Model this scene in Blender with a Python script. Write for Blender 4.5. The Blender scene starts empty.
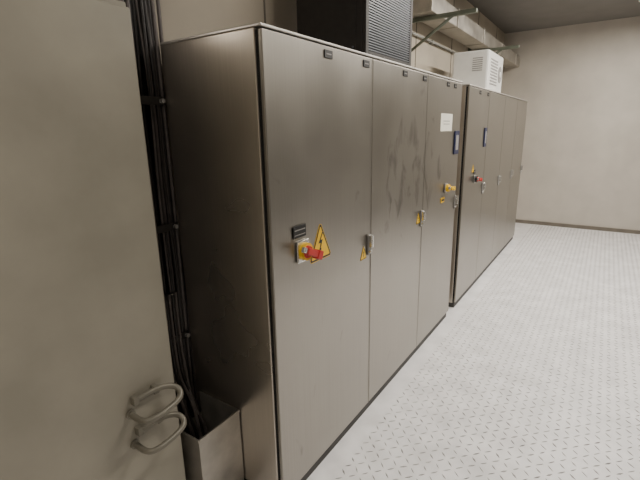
import bpy, bmesh, math, random
from mathutils import Vector, Matrix
random.seed(4)
S=bpy.context.scene
# ---------------- helpers ----------------
def newmat(name,col,rough=.5,metal=0.0,noise=0.0,nscale=8,stretch=(1,1,1),bump=0.0,emit=None,estr=0,rvar=0.0):
    m=bpy.data.materials.new(name); m.use_nodes=True
    nt=m.node_tree; b=nt.nodes["Principled BSDF"]
    b.inputs["Base Color"].default_value=(*col,1); b.inputs["Roughness"].default_value=rough; b.inputs["Metallic"].default_value=metal
    if emit:
        b.inputs["Emission Color"].default_value=(*emit,1); b.inputs["Emission Strength"].default_value=estr
    if noise>0 or bump>0:
        g=nt.nodes.new("ShaderNodeNewGeometry"); mp=nt.nodes.new("ShaderNodeMapping"); mp.inputs["Scale"].default_value=stretch
        nz=nt.nodes.new("ShaderNodeTexNoise"); nz.inputs["Scale"].default_value=nscale; nz.inputs["Detail"].default_value=6
        nt.links.new(g.outputs["Position"],mp.inputs["Vector"]); nt.links.new(mp.outputs["Vector"],nz.inputs["Vector"])
        if noise>0:
            r=nt.nodes.new("ShaderNodeMapRange"); r.inputs["From Min"].default_value=.3; r.inputs["From Max"].default_value=.7
            r.inputs["To Min"].default_value=1-noise; r.inputs["To Max"].default_value=1+noise*.4
            mx=nt.nodes.new("ShaderNodeVectorMath"); mx.operation='SCALE'; mx.inputs[0].default_value=col
            nt.links.new(nz.outputs["Fac"],r.inputs["Value"]); nt.links.new(r.outputs["Result"],mx.inputs["Scale"])
            nt.links.new(mx.outputs["Vector"],b.inputs["Base Color"])
        if rvar>0:
            r2=nt.nodes.new("ShaderNodeMapRange"); r2.inputs["From Min"].default_value=.3; r2.inputs["From Max"].default_value=.7
            r2.inputs["To Min"].default_value=rough-rvar; r2.inputs["To Max"].default_value=rough+rvar
            nt.links.new(nz.outputs["Fac"],r2.inputs["Value"]); nt.links.new(r2.outputs["Result"],b.inputs["Roughness"])
        if bump>0:
            bp=nt.nodes.new("ShaderNodeBump"); bp.inputs["Strength"].default_value=bump; bp.inputs["Distance"].default_value=.01
            nt.links.new(nz.outputs["Fac"],bp.inputs["Height"]); nt.links.new(bp.outputs["Normal"],b.inputs["Normal"])
    return m

def steel(name,col,smudge=False,rlo=.26,rhi=.36,metal=.96):
    m=bpy.data.materials.new(name); m.use_nodes=True
    nt=m.node_tree; N=nt.nodes; L=nt.links; b=N["Principled BSDF"]
    b.inputs["Metallic"].default_value=metal
    g=N.new("ShaderNodeNewGeometry")
    mp=N.new("ShaderNodeMapping"); mp.inputs["Scale"].default_value=(220,220,1.2); L.new(g.outputs["Position"],mp.inputs["Vector"])
    nz=N.new("ShaderNodeTexNoise"); nz.inputs["Scale"].default_value=1; nz.inputs["Detail"].default_value=5; L.new(mp.outputs["Vector"],nz.inputs["Vector"])
    cl=N.new("ShaderNodeTexNoise"); cl.inputs["Scale"].default_value=1.8; cl.inputs["Detail"].default_value=3; L.new(g.outputs["Position"],cl.inputs["Vector"])
    a=N.new("ShaderNodeMapRange"); a.inputs["From Min"].default_value=.3;a.inputs["From Max"].default_value=.7;a.inputs["To Min"].default_value=.95;a.inputs["To Max"].default_value=1.03; L.new(nz.outputs["Fac"],a.inputs["Value"])
    c=N.new("ShaderNodeMapRange"); c.inputs["From Min"].default_value=.3;c.inputs["From Max"].default_value=.7;c.inputs["To Min"].default_value=.92;c.inputs["To Max"].default_value=1.05; L.new(cl.outputs["Fac"],c.inputs["Value"])
    mu=N.new("ShaderNodeMath"); mu.operation='MULTIPLY'; L.new(a.outputs["Result"],mu.inputs[0]); L.new(c.outputs["Result"],mu.inputs[1])
    fac=mu.outputs[0]
    if smudge:
        sub=N.new("ShaderNodeVectorMath"); sub.operation='SUBTRACT'; sub.inputs[1].default_value=(1.5,0,1.42); L.new(g.outputs["Position"],sub.inputs[0])
        sc=N.new("ShaderNodeVectorMath"); sc.operation='MULTIPLY'; sc.inputs[1].default_value=(1.5,1,2.2); L.new(sub.outputs[0],sc.inputs[0])
        ln=N.new("ShaderNodeVectorMath"); ln.operation='LENGTH'; L.new(sc.outputs[0],ln.inputs[0])
        mk=N.new("ShaderNodeMapRange"); mk.inputs["From Min"].default_value=.3;mk.inputs["From Max"].default_value=1.3;mk.inputs["To Min"].default_value=.12;mk.inputs["To Max"].default_value=-.09; L.new(ln.outputs["Value"],mk.inputs["Value"])
        m2=N.new("ShaderNodeMapping"); m2.inputs["Rotation"].default_value=(0,math.radians(35),0); m2.inputs["Scale"].default_value=(7,1,3.8); L.new(g.outputs["Position"],m2.inputs["Vector"])
        n2=N.new("ShaderNodeTexNoise"); n2.inputs["Scale"].default_value=1.2; n2.inputs["Detail"].default_value=6; n2.inputs["Distortion"].default_value=.6; L.new(m2.outputs[0],n2.inputs["Vector"])
        ad=N.new("ShaderNodeMath"); ad.operation='ADD'; L.new(n2.outputs["Fac"],ad.inputs[0]); L.new(mk.outputs["Result"],ad.inputs[1])
        th=N.new("ShaderNodeMapRange"); th.inputs["From Min"].default_value=.60;th.inputs["From Max"].default_value=.78;th.inputs["To Min"].default_value=1;th.inputs["To Max"].default_value=.5; L.new(ad.outputs[0],th.inputs["Value"])
        m3=N.new("ShaderNodeMath"); m3.operation='MULTIPLY'; L.new(fac,m3.inputs[0]); L.new(th.outputs["Result"],m3.inputs[1]); fac=m3.outputs[0]
    s=N.new("ShaderNodeVectorMath"); s.operation='SCALE'; s.inputs[0].default_value=col; L.new(fac,s.inputs["Scale"]); L.new(s.outputs["Vector"],b.inputs["Base Color"])
    r=N.new("ShaderNodeMapRange"); r.inputs["From Min"].default_value=.3;r.inputs["From Max"].default_value=.7;r.inputs["To Min"].default_value=rlo;r.inputs["To Max"].default_value=rhi; L.new(cl.outputs["Fac"],r.inputs["Value"]); L.new(r.outputs["Result"],b.inputs["Roughness"])
    bp=N.new("ShaderNodeBump"); bp.inputs["Strength"].default_value=.06; bp.inputs["Distance"].default_value=.003; L.new(nz.outputs["Fac"],bp.inputs["Height"]); L.new(bp.outputs["Normal"],b.inputs["Normal"])
    return m

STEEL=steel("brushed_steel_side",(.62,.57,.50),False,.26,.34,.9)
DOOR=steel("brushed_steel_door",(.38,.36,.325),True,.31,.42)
LIP=newmat("bright_steel_edge",(.75,.72,.68),.35,.7,.1,10)
EDGE=newmat("door_edge_steel",(.42,.40,.37),.35,.8,.1,10)
DARKGAP=newmat("dark_rubber_seal",(.006,.006,.006),.8,0,.2,20)
PLINTH=newmat("plinth_paint",(.05,.047,.044),.6,0,.3,10)
SEAM=newmat("panel_seam",(.18,.16,.13),.6,0,.2,10)
BLACK=newmat("black_plastic",(.012,.012,.013),.45,0,.2,30)
BLACKP=newmat("black_powder_coat",(.022,.019,.018),.55,0,.25,25)
SLAT=newmat("slat_blue_grey",(.10,.11,.125),.4,.3,.2,15)
CABLE=newmat("cable_sheath",(.03,.026,.026),.4,0,.3,20)
CABLEG=newmat("cable_sheath_grey",(.14,.12,.115),.4,0,.3,20)
BEIGE=newmat("beige_painted_panel",(.36,.335,.27),.5,0,.18,3,bump=.05)
BEIGE2=newmat("handle_paint",(.22,.205,.165),.4,.2,.15,12)
WALL=newmat("beige_wall_panel",(.50,.445,.36),.6,0,.15,2.5,bump=.05)
WALLR=newmat("grey_wall_panel",(.56,.52,.46),.6,0,.12,2.5)
WALLN=newmat("cream_wall_panel",(.60,.54,.46),.6,0,.12,2.5)
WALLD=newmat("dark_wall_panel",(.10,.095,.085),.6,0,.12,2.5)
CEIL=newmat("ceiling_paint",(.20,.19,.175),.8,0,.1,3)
WHITE=newmat("white_enamel",(.80,.80,.77),.4,0,.06,10)
PAPER=newmat("paper",(.82,.80,.70),.7,0,.05,20)
YEL=newmat("sign_yellow",(.90,.55,.01),.45,0,.08,30)
RED=newmat("switch_red",(.55,.025,.02),.4,0,.1,30)
GREY=newmat("grey_plastic",(.30,.29,.28),.5,0,.1,30)
CHROME=newmat("chrome",(.75,.75,.72),.25,.9,.05,30)
BLUE=newmat("blue_folder",(.012,.018,.07),.4,0,.1,30)
GALV=newmat("galvanised_sheet",(.50,.47,.42),.42,.7,.25,9,bump=.04,rvar=.08)
TRAYM=newmat("galvanised_tray",(.30,.30,.28),.4,.7,.2,12)
GREEN=newmat("green_grey_bracket",(.16,.18,.14),.5,.3,.15,12)
FLOORM=newmat("worn_white_floor_plate",(.94,.93,.94),.42,.0,.16,6,bump=.12,rvar=.1)
TREAD=newmat("tread_lozenge",(.46,.44,.43),.35,.2,.6,9)
TUBE=newmat("fluorescent_tube",(1,1,1),.5,emit=(1,.93,.83),estr=9)
GLOBE=newmat("added_lamp_globe",(1,1,1),.4,emit=(1,.9,.78),estr=30)  # glow of the added lamp above the locker

def addbox(bm,lo,hi,mi=0,bev=0.0):
    r=bmesh.ops.create_cube(bm,size=1)
    vs=r['verts']; c=[(lo[i]+hi[i])/2 for i in range(3)]; d=[hi[i]-lo[i] for i in range(3)]
    for v in vs: v.co=Vector((c[0]+v.co.x*d[0],c[1]+v.co.y*d[1],c[2]+v.co.z*d[2]))
    fs=set(f for v in vs for f in v.link_faces)
    for f in fs: f.material_index=mi
    if bev>0:
        es=list(set(e for v in vs for e in v.link_edges))
        rr=bmesh.ops.bevel(bm,geom=es,offset=bev,segments=2,affect='EDGES',profile=.5)
        for f in rr['faces']: f.material_index=mi
def addcyl(bm,p,axis,r,depth,mi=0,seg=24,r2=None):
    q=Vector((0,0,1)).rotation_difference(Vector(axis)).to_matrix().to_4x4()
    M=Matrix.Translation(p)@q
    rr=bmesh.ops.create_cone(bm,cap_ends=True,segments=seg,radius1=r,radius2=r if r2 is None else r2,depth=depth,matrix=M)
    for f in set(f for v in rr['verts'] for f in v.link_faces): f.material_index=mi
def prism(bm,pts,y0,y1,mi=0):
    a=[bm.verts.new((p[0],y0,p[1])) for p in pts]; b=[bm.verts.new((p[0],y1,p[1])) for p in pts]
    n=len(pts); fs=[bm.faces.new(a),bm.faces.new(b[::-1])]
    for i in range(n): fs.append(bm.faces.new((a[i],b[i],b[(i+1)%n],a[(i+1)%n])))
    for f in fs: f.material_index=mi
def tube(bm,pts,r,mi=0,seg=8):
    pts=[Vector(p) for p in pts]; rings=[]
    t0=(pts[1]-pts[0]).normalized(); n=t0.orthogonal().normalized()
    for i,p in enumerate(pts):
        t=(pts[min(i+1,len(pts)-1)]-pts[max(i-1,0)]).normalized()
        n=(n-t*n.dot(t)).normalized(); bb=t.cross(n)
        rings.append([bm.verts.new(p+(n*math.cos(2*math.pi*k/seg)+bb*math.sin(2*math.pi*k/seg))*r) for k in range(seg)])
    for i in range(len(rings)-1):
        for k in range(seg):
            f=bm.faces.new((rings[i][k],rings[i][(k+1)%seg],rings[i+1][(k+1)%seg],rings[i+1][k])); f.material_index=mi; f.smooth=True
    for rg in (rings[0][::-1],rings[-1]):
        f=bm.faces.new(rg); f.material_index=mi
def smooth_path(pts,n=8):
    pts=[Vector(p) for p in pts]; P=[pts[0]]+pts+[pts[-1]]; out=[]
    for i in range(1,len(P)-2):
        for k in range(n):
            t=k/n; a,b,c,d=P[i-1],P[i],P[i+1],P[i+2]
            out.append(.5*((2*b)+(c-a)*t+(2*a-5*b+4*c-d)*t*t+(3*b-a-3*c+d)*t**3))
    out.append(pts[-1]); return out
def obj(name,bm,mats,parent=None):
    bmesh.ops.recalc_face_normals(bm,faces=bm.faces)
    co=[v.co for v in bm.verts]
    lo=Vector([min(c[i] for c in co) for i in range(3)]); hi=Vector([max(c[i] for c in co) for i in range(3)])
    c=(lo+hi)/2; c.z=lo.z
    bmesh.ops.translate(bm,verts=bm.verts,vec=-c)
    me=bpy.data.meshes.new(name); bm.to_mesh(me); bm.free()
    for m in mats: me.materials.append(m)
    o=bpy.data.objects.new(name,me); S.collection.objects.link(o)
    o.location=c
    if parent: o.parent=parent; o.location=c-parent.location
    return o
def empty(name,loc):
    e=bpy.data.objects.new(name,None); e.location=loc; e.empty_display_size=.1; S.collection.objects.link(e); return e
def B(): return bmesh.new()

# ---------------- room ----------------
X0,X1,YR,YB,ZC=-3.0,7.2,-2.3,.66,3.3
bm=B(); addbox(bm,(X0,YR,-.1),(X1,YB,0),0)
px=.050
nx=int((X1-.05+.6)/px); ny=int(2.2/px)
for i in range(nx):
    for j in range(ny):
        x=-.6+i*px; y=-2.22+j*px
        if y>-.12: continue
        a=math.radians(45 if (i+j)%2 else -45)+random.uniform(-.08,.08)
        ux,uy=math.cos(a),math.sin(a); L,W=.023*random.uniform(.8,1.05),.0050*random.uniform(.5,1.1)
        v=[bm.verts.new((x+ux*L,y+uy*L,.0002)),bm.verts.new((x-uy*W,y+ux*W,.0002)),bm.verts.new((x-ux*L,y-uy*L,.0002)),bm.verts.new((x+uy*W,y-ux*W,.0002))]
        t=[bm.verts.new((x+ux*L*.55,y+uy*L*.55,.0028)),bm.verts.new((x-ux*L*.55,y-uy*L*.55,.0028))]
        for q in ((v[0],v[1],t[0]),(v[1],v[2],t[1]),(v[2],v[3],t[1]),(v[3],v[0],t[0]),(v[1],t[1],t[0]),(v[3],t[0],t[1])):
            f=bm.faces.new(q); f.material_index=1
me=bpy.data.meshes.new("floor"); bmesh.ops.recalc_face_normals(bm,faces=bm.faces); bm.to_mesh(me); bm.free(); me.materials.append(FLOORM); me.materials.append(TREAD)
o=bpy.data.objects.new("floor",me); S.collection.objects.link(o)
bm=B(); addbox(bm,(X0,YB,0),(X1,YB+.1,ZC),0)
x=X0+.35
while x<X1:
    addbox(bm,(x,YB-.004,0.0),(x+.012,YB,ZC),1); x+=1.15
obj("wall_back",bm,[WALL,SEAM])
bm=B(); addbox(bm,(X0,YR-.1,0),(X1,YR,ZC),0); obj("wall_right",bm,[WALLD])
bm=B(); addbox(bm,(X1,YR-.1,0),(X1+.1,YB+.1,ZC),0); obj("wall_far",bm,[WALLR])
bm=B(); addbox(bm,(X0-.1,YR-.1,0),(X0,YB+.1,ZC),0); obj("wall_near",bm,[WALLN])
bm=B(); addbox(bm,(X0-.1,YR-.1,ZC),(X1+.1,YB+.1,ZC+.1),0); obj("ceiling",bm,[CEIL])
bm=B(); addbox(bm,(X1-.015,YR,0),(X1,YB,.06),0); obj("baseboard_far",bm,[SEAM])

# ---------------- electrical cabinets ----------------
H=2.10
def cabinet(name,xa,seams,depth,yoff=0.0):
    xb=seams[-1]
    root=empty(name,((xa+xb)/2,yoff+depth/2,0))
    bm=B(); addbox(bm,(xa,yoff+.03,.05),(xb,yoff+depth,H-.010),0,.004)
    obj("body",bm,[STEEL],root)
    bm=B(); addbox(bm,(xa+.01,yoff+.014,0),(xb-.01,yoff+depth-.02,.05),0); obj("plinth",bm,[PLINTH],root)
    bm=B(); addbox(bm,(xa+.006,yoff+.016,.06),(xb-.006,yoff+.03,H-.018),0); obj("door_gasket",bm,[DARKGAP],root)
    bm=B(); addbox(bm,(xa-.002,yoff-.002,H-.010),(xb+.002,yoff+depth,H),0,.003); obj("roof_plate",bm,[LIP],root)
    a=xa
    for k,s in enumerate(seams):
        bm=B(); addbox(bm,(a+.0045,yoff,.06),(s-.0045,yoff+.017,H-.016),0,.004)
        addbox(bm,(s-.012,yoff-.0012,.062),(s-.0065,yoff+.012,H-.02),1,.001)
        obj("door_%d"%(k+1),bm,[DOOR,EDGE],root)
        h=s-.032
        bm=B(); addbox(bm,(h-.014,yoff-.010,1.045),(h+.014,yoff-.0015,1.165),0,.003)
        addbox(bm,(h-.011,yoff-.032,1.090),(h+.011,yoff-.009,1.162),1,.005)
        addcyl(bm,(h,yoff-.014,1.066),(0,-1,0),.010,.014,1)
        addbox(bm,(h-.002,yoff-.0225,1.060),(h+.002,yoff-.0205,1.072),0)
        obj("swing_handle_%d"%(k+1),bm,[GREY,CHROME],root)
        a=s
    return root
cabinet("electrical_cabinet",0,[.865,1.685,2.50],.555)
cabinet("electrical_cabinet",2.72,[3.50,4.30,5.10,5.90],.555)

for x in (.437,.79,1.29,1.62,2.12,2.30,3.1,3.42):
    w=.032
    bm=B(); addbox(bm,(x-w,-.004,2.035),(x+w,-.0008,2.068),0,.001); addbox(bm,(x-w+.012,-.0046,2.049),(x+w-.012,-.0040,2.054),1)
    obj("name_plate",bm,[BLACK,GREY])

# warning signs
def bolt(cx,cz,s):
    P=[(.10,.62),(-.16,.20),(-.01,.20),(-.10,-.06),(-.17,-.04),(-.03,-.24),(.05,-.02),(-.01,-.03),(.14,.32),(.0,.32),(.18,.62)]
    return [(cx+p[0]*s,cz+p[1]*s) for p in P]
def rtri(cx,z0,w,h,inset=0,rad=.08):
    A=Vector((cx-w/2,z0)); Bq=Vector((cx+w/2,z0)); C=Vector((cx,z0+h)); c=(A+Bq+C)/3
    V=[c+(v-c)*(1-inset) for v in (A,Bq,C)]; out=[]
    for i in range(3):
        p=V[i]; pr=V[i-1]; nx_=V[(i+1)%3]
        out.append(tuple(p+(pr-p)*rad)); out.append(tuple(p+(nx_-p)*rad))
    return out
def warn(x,z,w,h,y=0):
    bm=B()
    prism(bm,rtri(x,z,w,h),y-.0012,y-.0004,0)
    prism(bm,rtri(x,z,w,h,.05,.06),y-.0016,y-.0012,1)
    prism(bm,rtri(x,z,w,h,.19,.03),y-.0020,y-.0016,0)
    prism(bm,bolt(x,z+h*.32,h*.62),y-.0024,y-.0020,1)
    obj("warning_sign",bm,[YEL,BLACK])
warn(.350,1.145,.190,.185)
warn(.778,1.03,.080,.085)
warn(1.605,1.075,.080,.085)
warn(3.03,1.31,.09,.085)

def rotary(x,z,handle_mat,base,plate=True,s=1.0,ang=20,y=0):
    bm=B()
    addbox(bm,(x-.038*s,y-.012,z-.042*s),(x+.038*s,y-.0026,z+.042*s),0,.004)
    addcyl(bm,(x,y-.022,z),(0,-1,0),.034*s,.022,1)
    addcyl(bm,(x,y-.036,z),(0,-1,0),.026*s,.012,2,r2=.022*s)
    old=set(bm.verts)
    addbox(bm,(x-.034*s,y-.064,z-.013*s),(x+.060*s,y-.036,z+.013*s),2,.004)
    addbox(bm,(x+.032*s,y-.068,z-.018*s),(x+.066*s,y-.034,z+.018*s),2,.005)
    addbox(bm,(x-.052*s,y-.058,z-.010*s),(x-.030*s,y-.038,z+.010*s),5,.004)
    new=[v for v in bm.verts if v not in old]
    bmesh.ops.rotate(bm,verts=new,cent=(x,y,z),matrix=Matrix.Rotation(math.radians(ang),3,'Y'))
    if plate:
        addbox(bm,(x-.055*s,y-.006,z+.056*s),(x+.025*s,y-.0026,z+.102*s),3,.002)
        addbox(bm,(x-.048*s,y-.0070,z+.066*s),(x+.018*s,y-.006,z+.069*s),4); addbox(bm,(x-.048*s,y-.0070,z+.084*s),(x+.018*s,y-.006,z+.088*s),4)
    return obj("rotary_switch",bm,[CHROME if plate else GREY,base,handle_mat,BLACK,GREY,CHROME])
rotary(.203,1.225,RED,YEL,True,1.15,24)
rotary(2.19,1.262,YEL,YEL,False,.9,8)
rotary(3.10,1.24,RED,BLACK,True,.9,10)
bm=B(); addbox(bm,(2.09,-.005,1.15),(2.17,-.0008,1.19),0,.001); addbox(bm,(2.10,-.006,1.162),(2.16,-.005,1.178),1); obj("yellow_label",bm,[YEL,BLACK])

bm=B(); addbox(bm,(1.985,-.0028,1.71),(2.265,-.0008,1.84),0)
for k in range(2): addbox(bm,(2.05,-.0032,1.76+k*.022),(2.20,-.0028,1.766+k*.022),1)
obj("paper_notice",bm,[PAPER,GREY])
def folder(x,z,w,h):
    bm=B(); addbox(bm,(x,-.010,z),(x+w,-.0008,z+h),0,.003); addbox(bm,(x+.028,-.0115,z+.035),(x+w-.028,-.010,z+h-.035),1)
    obj("document_holder",bm,[BLUE,GREY])
folder(2.345,1.52,.125,.19); folder(3.36,1.54,.10,.19)

# ---------------- rooftop cooling units ----------------
def louvre_unit(name,lo,hi,shell,slat,nsl,frame=.035):
    x0,y0,z0=lo; x1,y1,z1=hi
    bm=B(); addbox(bm,(x0,y0+.02,z0),(x1,y1,z1),0,.006)
    for a in ((x0,x0+frame),(x1-frame,x1)): addbox(bm,(a[0],y0,z0),(a[1],y0+.02,z1),0,.003)
    addbox(bm,(x0+frame,y0,z0),(x1-frame,y0+.02,z0+frame),0); addbox(bm,(x0+frame,y0,z1-frame),(x1-frame,y0+.02,z1),0)
    h=(z1-z0-2*frame)/nsl
    for k in range(nsl):
        z=z0+frame+k*h
        addbox(bm,(x0+frame,y0+.002,z+h*.35),(x1-frame,y0+.016,z+h*.85),1)
    addbox(bm,(x0-.004,y0+.06,z0+.04),(x0,y1-.04,z1-.04),0,.001)
    for yy in (y0+.075,y1-.055):
        for zz in (z0+.055,z1-.055): addcyl(bm,(x0-.006,yy,zz),(1,0,0),.006,.004,1,12)
    return obj(name,bm,[shell,slat])
louvre_unit("rooftop_cooling_unit",(.88,.05,H),(1.50,.49,2.62),BLACKP,SLAT,34)
bm=B()
x0,y0,z0,x1,y1,z1=3.55,.05,H,4.25,.42,2.50
addbox(bm,(x0,y0,z0),(x1,y1,z1),0,.02)
for k in range(9):
    addbox(bm,(x0+.10,y0-.003,z0+.07+k*.03),(x0+.42,y0+.002,z0+.085+k*.03),1,.001)
for k in range(7): 
    addbox(bm,(x0-.002,y0+.06,z0+.20+k*.02),(x0+.003,y0+.16,z0+.209+k*.02),1)
addcyl(bm,(x0+.55,y0,z0+.2),(0,-1,0),.085,.01,1,32); addcyl(bm,(x0+.55,y0-.004,z0+.2),(0,-1,0),.03,.012,0,24)
obj("air_conditioner",bm,[WHITE,GREY])

# ---------------- wall brackets + duct ----------------
def bracket(x):
    bm=B()
    addbox(bm,(x-.02,.63,2.42),(x+.02,.66,2.80),0,.002)
    addbox(bm,(x-.02,.03,2.70),(x+.02,.63,2.735),0,.002)
    tube(bm,[(x,.635,2.45),(x,.24,2.705)],.014,0,8)
    obj("wall_bracket",bm,[GREEN])
bracket(2.9); bracket(5.0)
bm=B(); addbox(bm,(2.75,.38,2.736),(X1,.60,2.90),0,.006)
for x in (3.5,4.6,5.7,6.8): addbox(bm,(x,.37,2.73),(x+.03,.61,2.91),0,.003)
obj("ventilation_duct",bm,[GALV])
bm=B(); tube(bm,[(1.7,.635,2.62),(7.1,.635,2.62)],.012,0,12)
for x in (2.2,3.5,4.6,6.2): addbox(bm,(x-.012,.62,2.60),(x+.012,.66,2.64),0,.002)
obj("wall_conduit",bm,[TRAYM])

# ---------------- cable riser ----------------
root=empty("cable_riser",(-.05,.6,0))
bm=B()
for k in range(15):
    x=-.14+k*.0115; y=.580+random.uniform(-.012,.02); r=random.choice((.005,.006,.008))
    pts=[]
    for z in (0.02,.3,.7,1.1,1.5,1.9,2.3,2.8,3.28): pts.append((x+random.uniform(-.006,.006),y+random.uniform(-.007,.007),z))
    tube(bm,smooth_path(pts,5),r,0 if k%2 else 1)
obj("vertical_cables",bm,[CABLE,CABLEG],root)
bm=B()
addbox(bm,(-.32,.63,0),(.03,.656,3.28),0)
for z in (.75,1.3,1.85,2.4): 
    addbox(bm,(-.14,.560,z),(-.002,.567,z+.035),1,.002); addcyl(bm,(-.02,.553,z+.017),(0,1,0),.010,.02,2,6)
obj("ladder_back",bm,[BLACK,BLACKP,GREY],root)
bm=B()
for k in range(6):
    x=-.14+k*.018
    tube(bm,smooth_path([(x,.570,1.0),(x-.004,.565,.75),(x-.01,.54,.58),(x-.03+random.uniform(-.01,.02),.47,.46),(x-.02,.42,.30),(x-.02,.40,.04)],6),.008,k%2)
obj("drop_cables",bm,[CABLE,CABLEG],root)

bm=B(); a,b,c,d,h,t=-.25,-.006,.245,.52,.455,.003
addbox(bm,(a,c,0.001),(b,c+t,h)); addbox(bm,(a,c+t,0.001),(a+t,d,h)); addbox(bm,(b-t,c+t,0.001),(b,d,h)); addbox(bm,(a+t,d-t,0.001),(b-t,d,h-.12)); addbox(bm,(a+t,c+t,.001),(b-t,d-t,.004))
addbox(bm,(a,c-.004,h-.012),(b,c,h)); addbox(bm,(a-.004,c,h-.012),(a,d,h))
obj("cable_trough",bm,[GALV])

# ---------------- beige locker on the left ----------------
LH=2.15
root=empty("beige_locker",(-1.1,.47,0))
bm=B(); addbox(bm,(-1.95,.31,0),(-.30,.625,LH),0,.004); obj("carcass",bm,[BEIGE],root)
for k,(p,q) in enumerate(((-1.94,-1.13),(-1.12,-.302))):
    bm=B(); addbox(bm,(p,.288,.06),(q,.309,LH-.02),0,.005); obj("door_%d"%(k+1),bm,[BEIGE],root)
for k,z in enumerate((.76,.63)):
    bm=B()
    P=[(-.49,.274,z+.02),(-.44,.270,z+.025),(-.385,.262,z+.025),(-.345,.247,z+.015),(-.330,.225,z),(-.342,.205,z-.016),(-.380,.194,z-.024),(-.43,.190,z-.028),(-.475,.193,z-.030),(-.497,.208,z-.030),(-.503,.24,z-.03),(-.503,.288,z-.028)]
    tube(bm,smooth_path(P,6),.0115,0,12)
    for x in (-.485,-.40): addbox(bm,(x-.011,.262,z+.006),(x+.011,.289,z+.040),0,.003)
    addcyl(bm,(-.503,.284,z-.028),(0,-1,0),.018,.008,0,20)
    obj("pull_bar_%d"%(k+1),bm,[BEIGE2],root)

# ---------------- lamps ----------------
def lamp(x,y,power,col=(1,.935,.84),L=1.2):
    bm=B(); addbox(bm,(x-L/2,y-.09,ZC-.06),(x+L/2,y+.09,ZC),0,.006)
    for s in (-.04,.04): tube(bm,[(x-L/2+.03,y+s,ZC-.075),(x+L/2-.03,y+s,ZC-.075)],.014,1,10)
    obj("ceiling_lamp",bm,[WHITE,TUBE])
    l=bpy.data.lights.new("lamp_light",'AREA'); l.shape='RECTANGLE'; l.size=L; l.size_y=.18; l.energy=power; l.color=col
    o=bpy.data.objects.new("lamp_light",l); o.location=(x,y,ZC-.10); S.collection.objects.link(o)
lamp(1.3,-1.25,44); lamp(3.3,-1.25,82); lamp(5.4,-1.25,66); lamp(-1.9,-1.2,20)
# unseen round lamp above the locker, added for highlights on the cabinet side
bm=B()
lx,lz=-.43,2.29
addcyl(bm,(lx,.645,lz),(0,-1,0),.055,.03,0,32)
rr=bmesh.ops.create_uvsphere(bm,u_segments=24,v_segments=12,radius=.045,matrix=Matrix.Translation((lx,.628,lz))@Matrix.Diagonal((1,.7,1,1)))
for f in set(f for v in rr['verts'] for f in v.link_faces): f.material_index=1
for dz in (-.02,.02): tube(bm,smooth_path([(lx-.052,.632,lz+dz),(lx-.03,.595,lz+dz),(lx,.588,lz+dz),(lx+.03,.595,lz+dz),(lx+.052,.632,lz+dz)],4),.003,0,8)
obj("added_bulkhead_lamp",bm,[GREY,GLOBE])

w=bpy.data.worlds.new("world"); S.world=w; w.use_nodes=True
w.node_tree.nodes["Background"].inputs[0].default_value=(.5,.45,.4,1); w.node_tree.nodes["Background"].inputs[1].default_value=.05

# ---------------- camera ----------------
cam=bpy.data.cameras.new("camera"); cam.sensor_width=36; cam.lens=420/640*36; cam.clip_start=.02
co=bpy.data.objects.new("camera",cam); S.collection.objects.link(co); S.camera=co
Z=Vector((-30,1610,420)).normalized(); Xv=Vector((290,115,-420)); Xv=(Xv-Z*Xv.dot(Z)).normalized(); Yv=Z.cross(Xv)
M=Matrix((Xv,Yv,Z)).to_4x4()
M.translation=Vector((-1.219,-1.054,1.733))
co.matrix_world=M
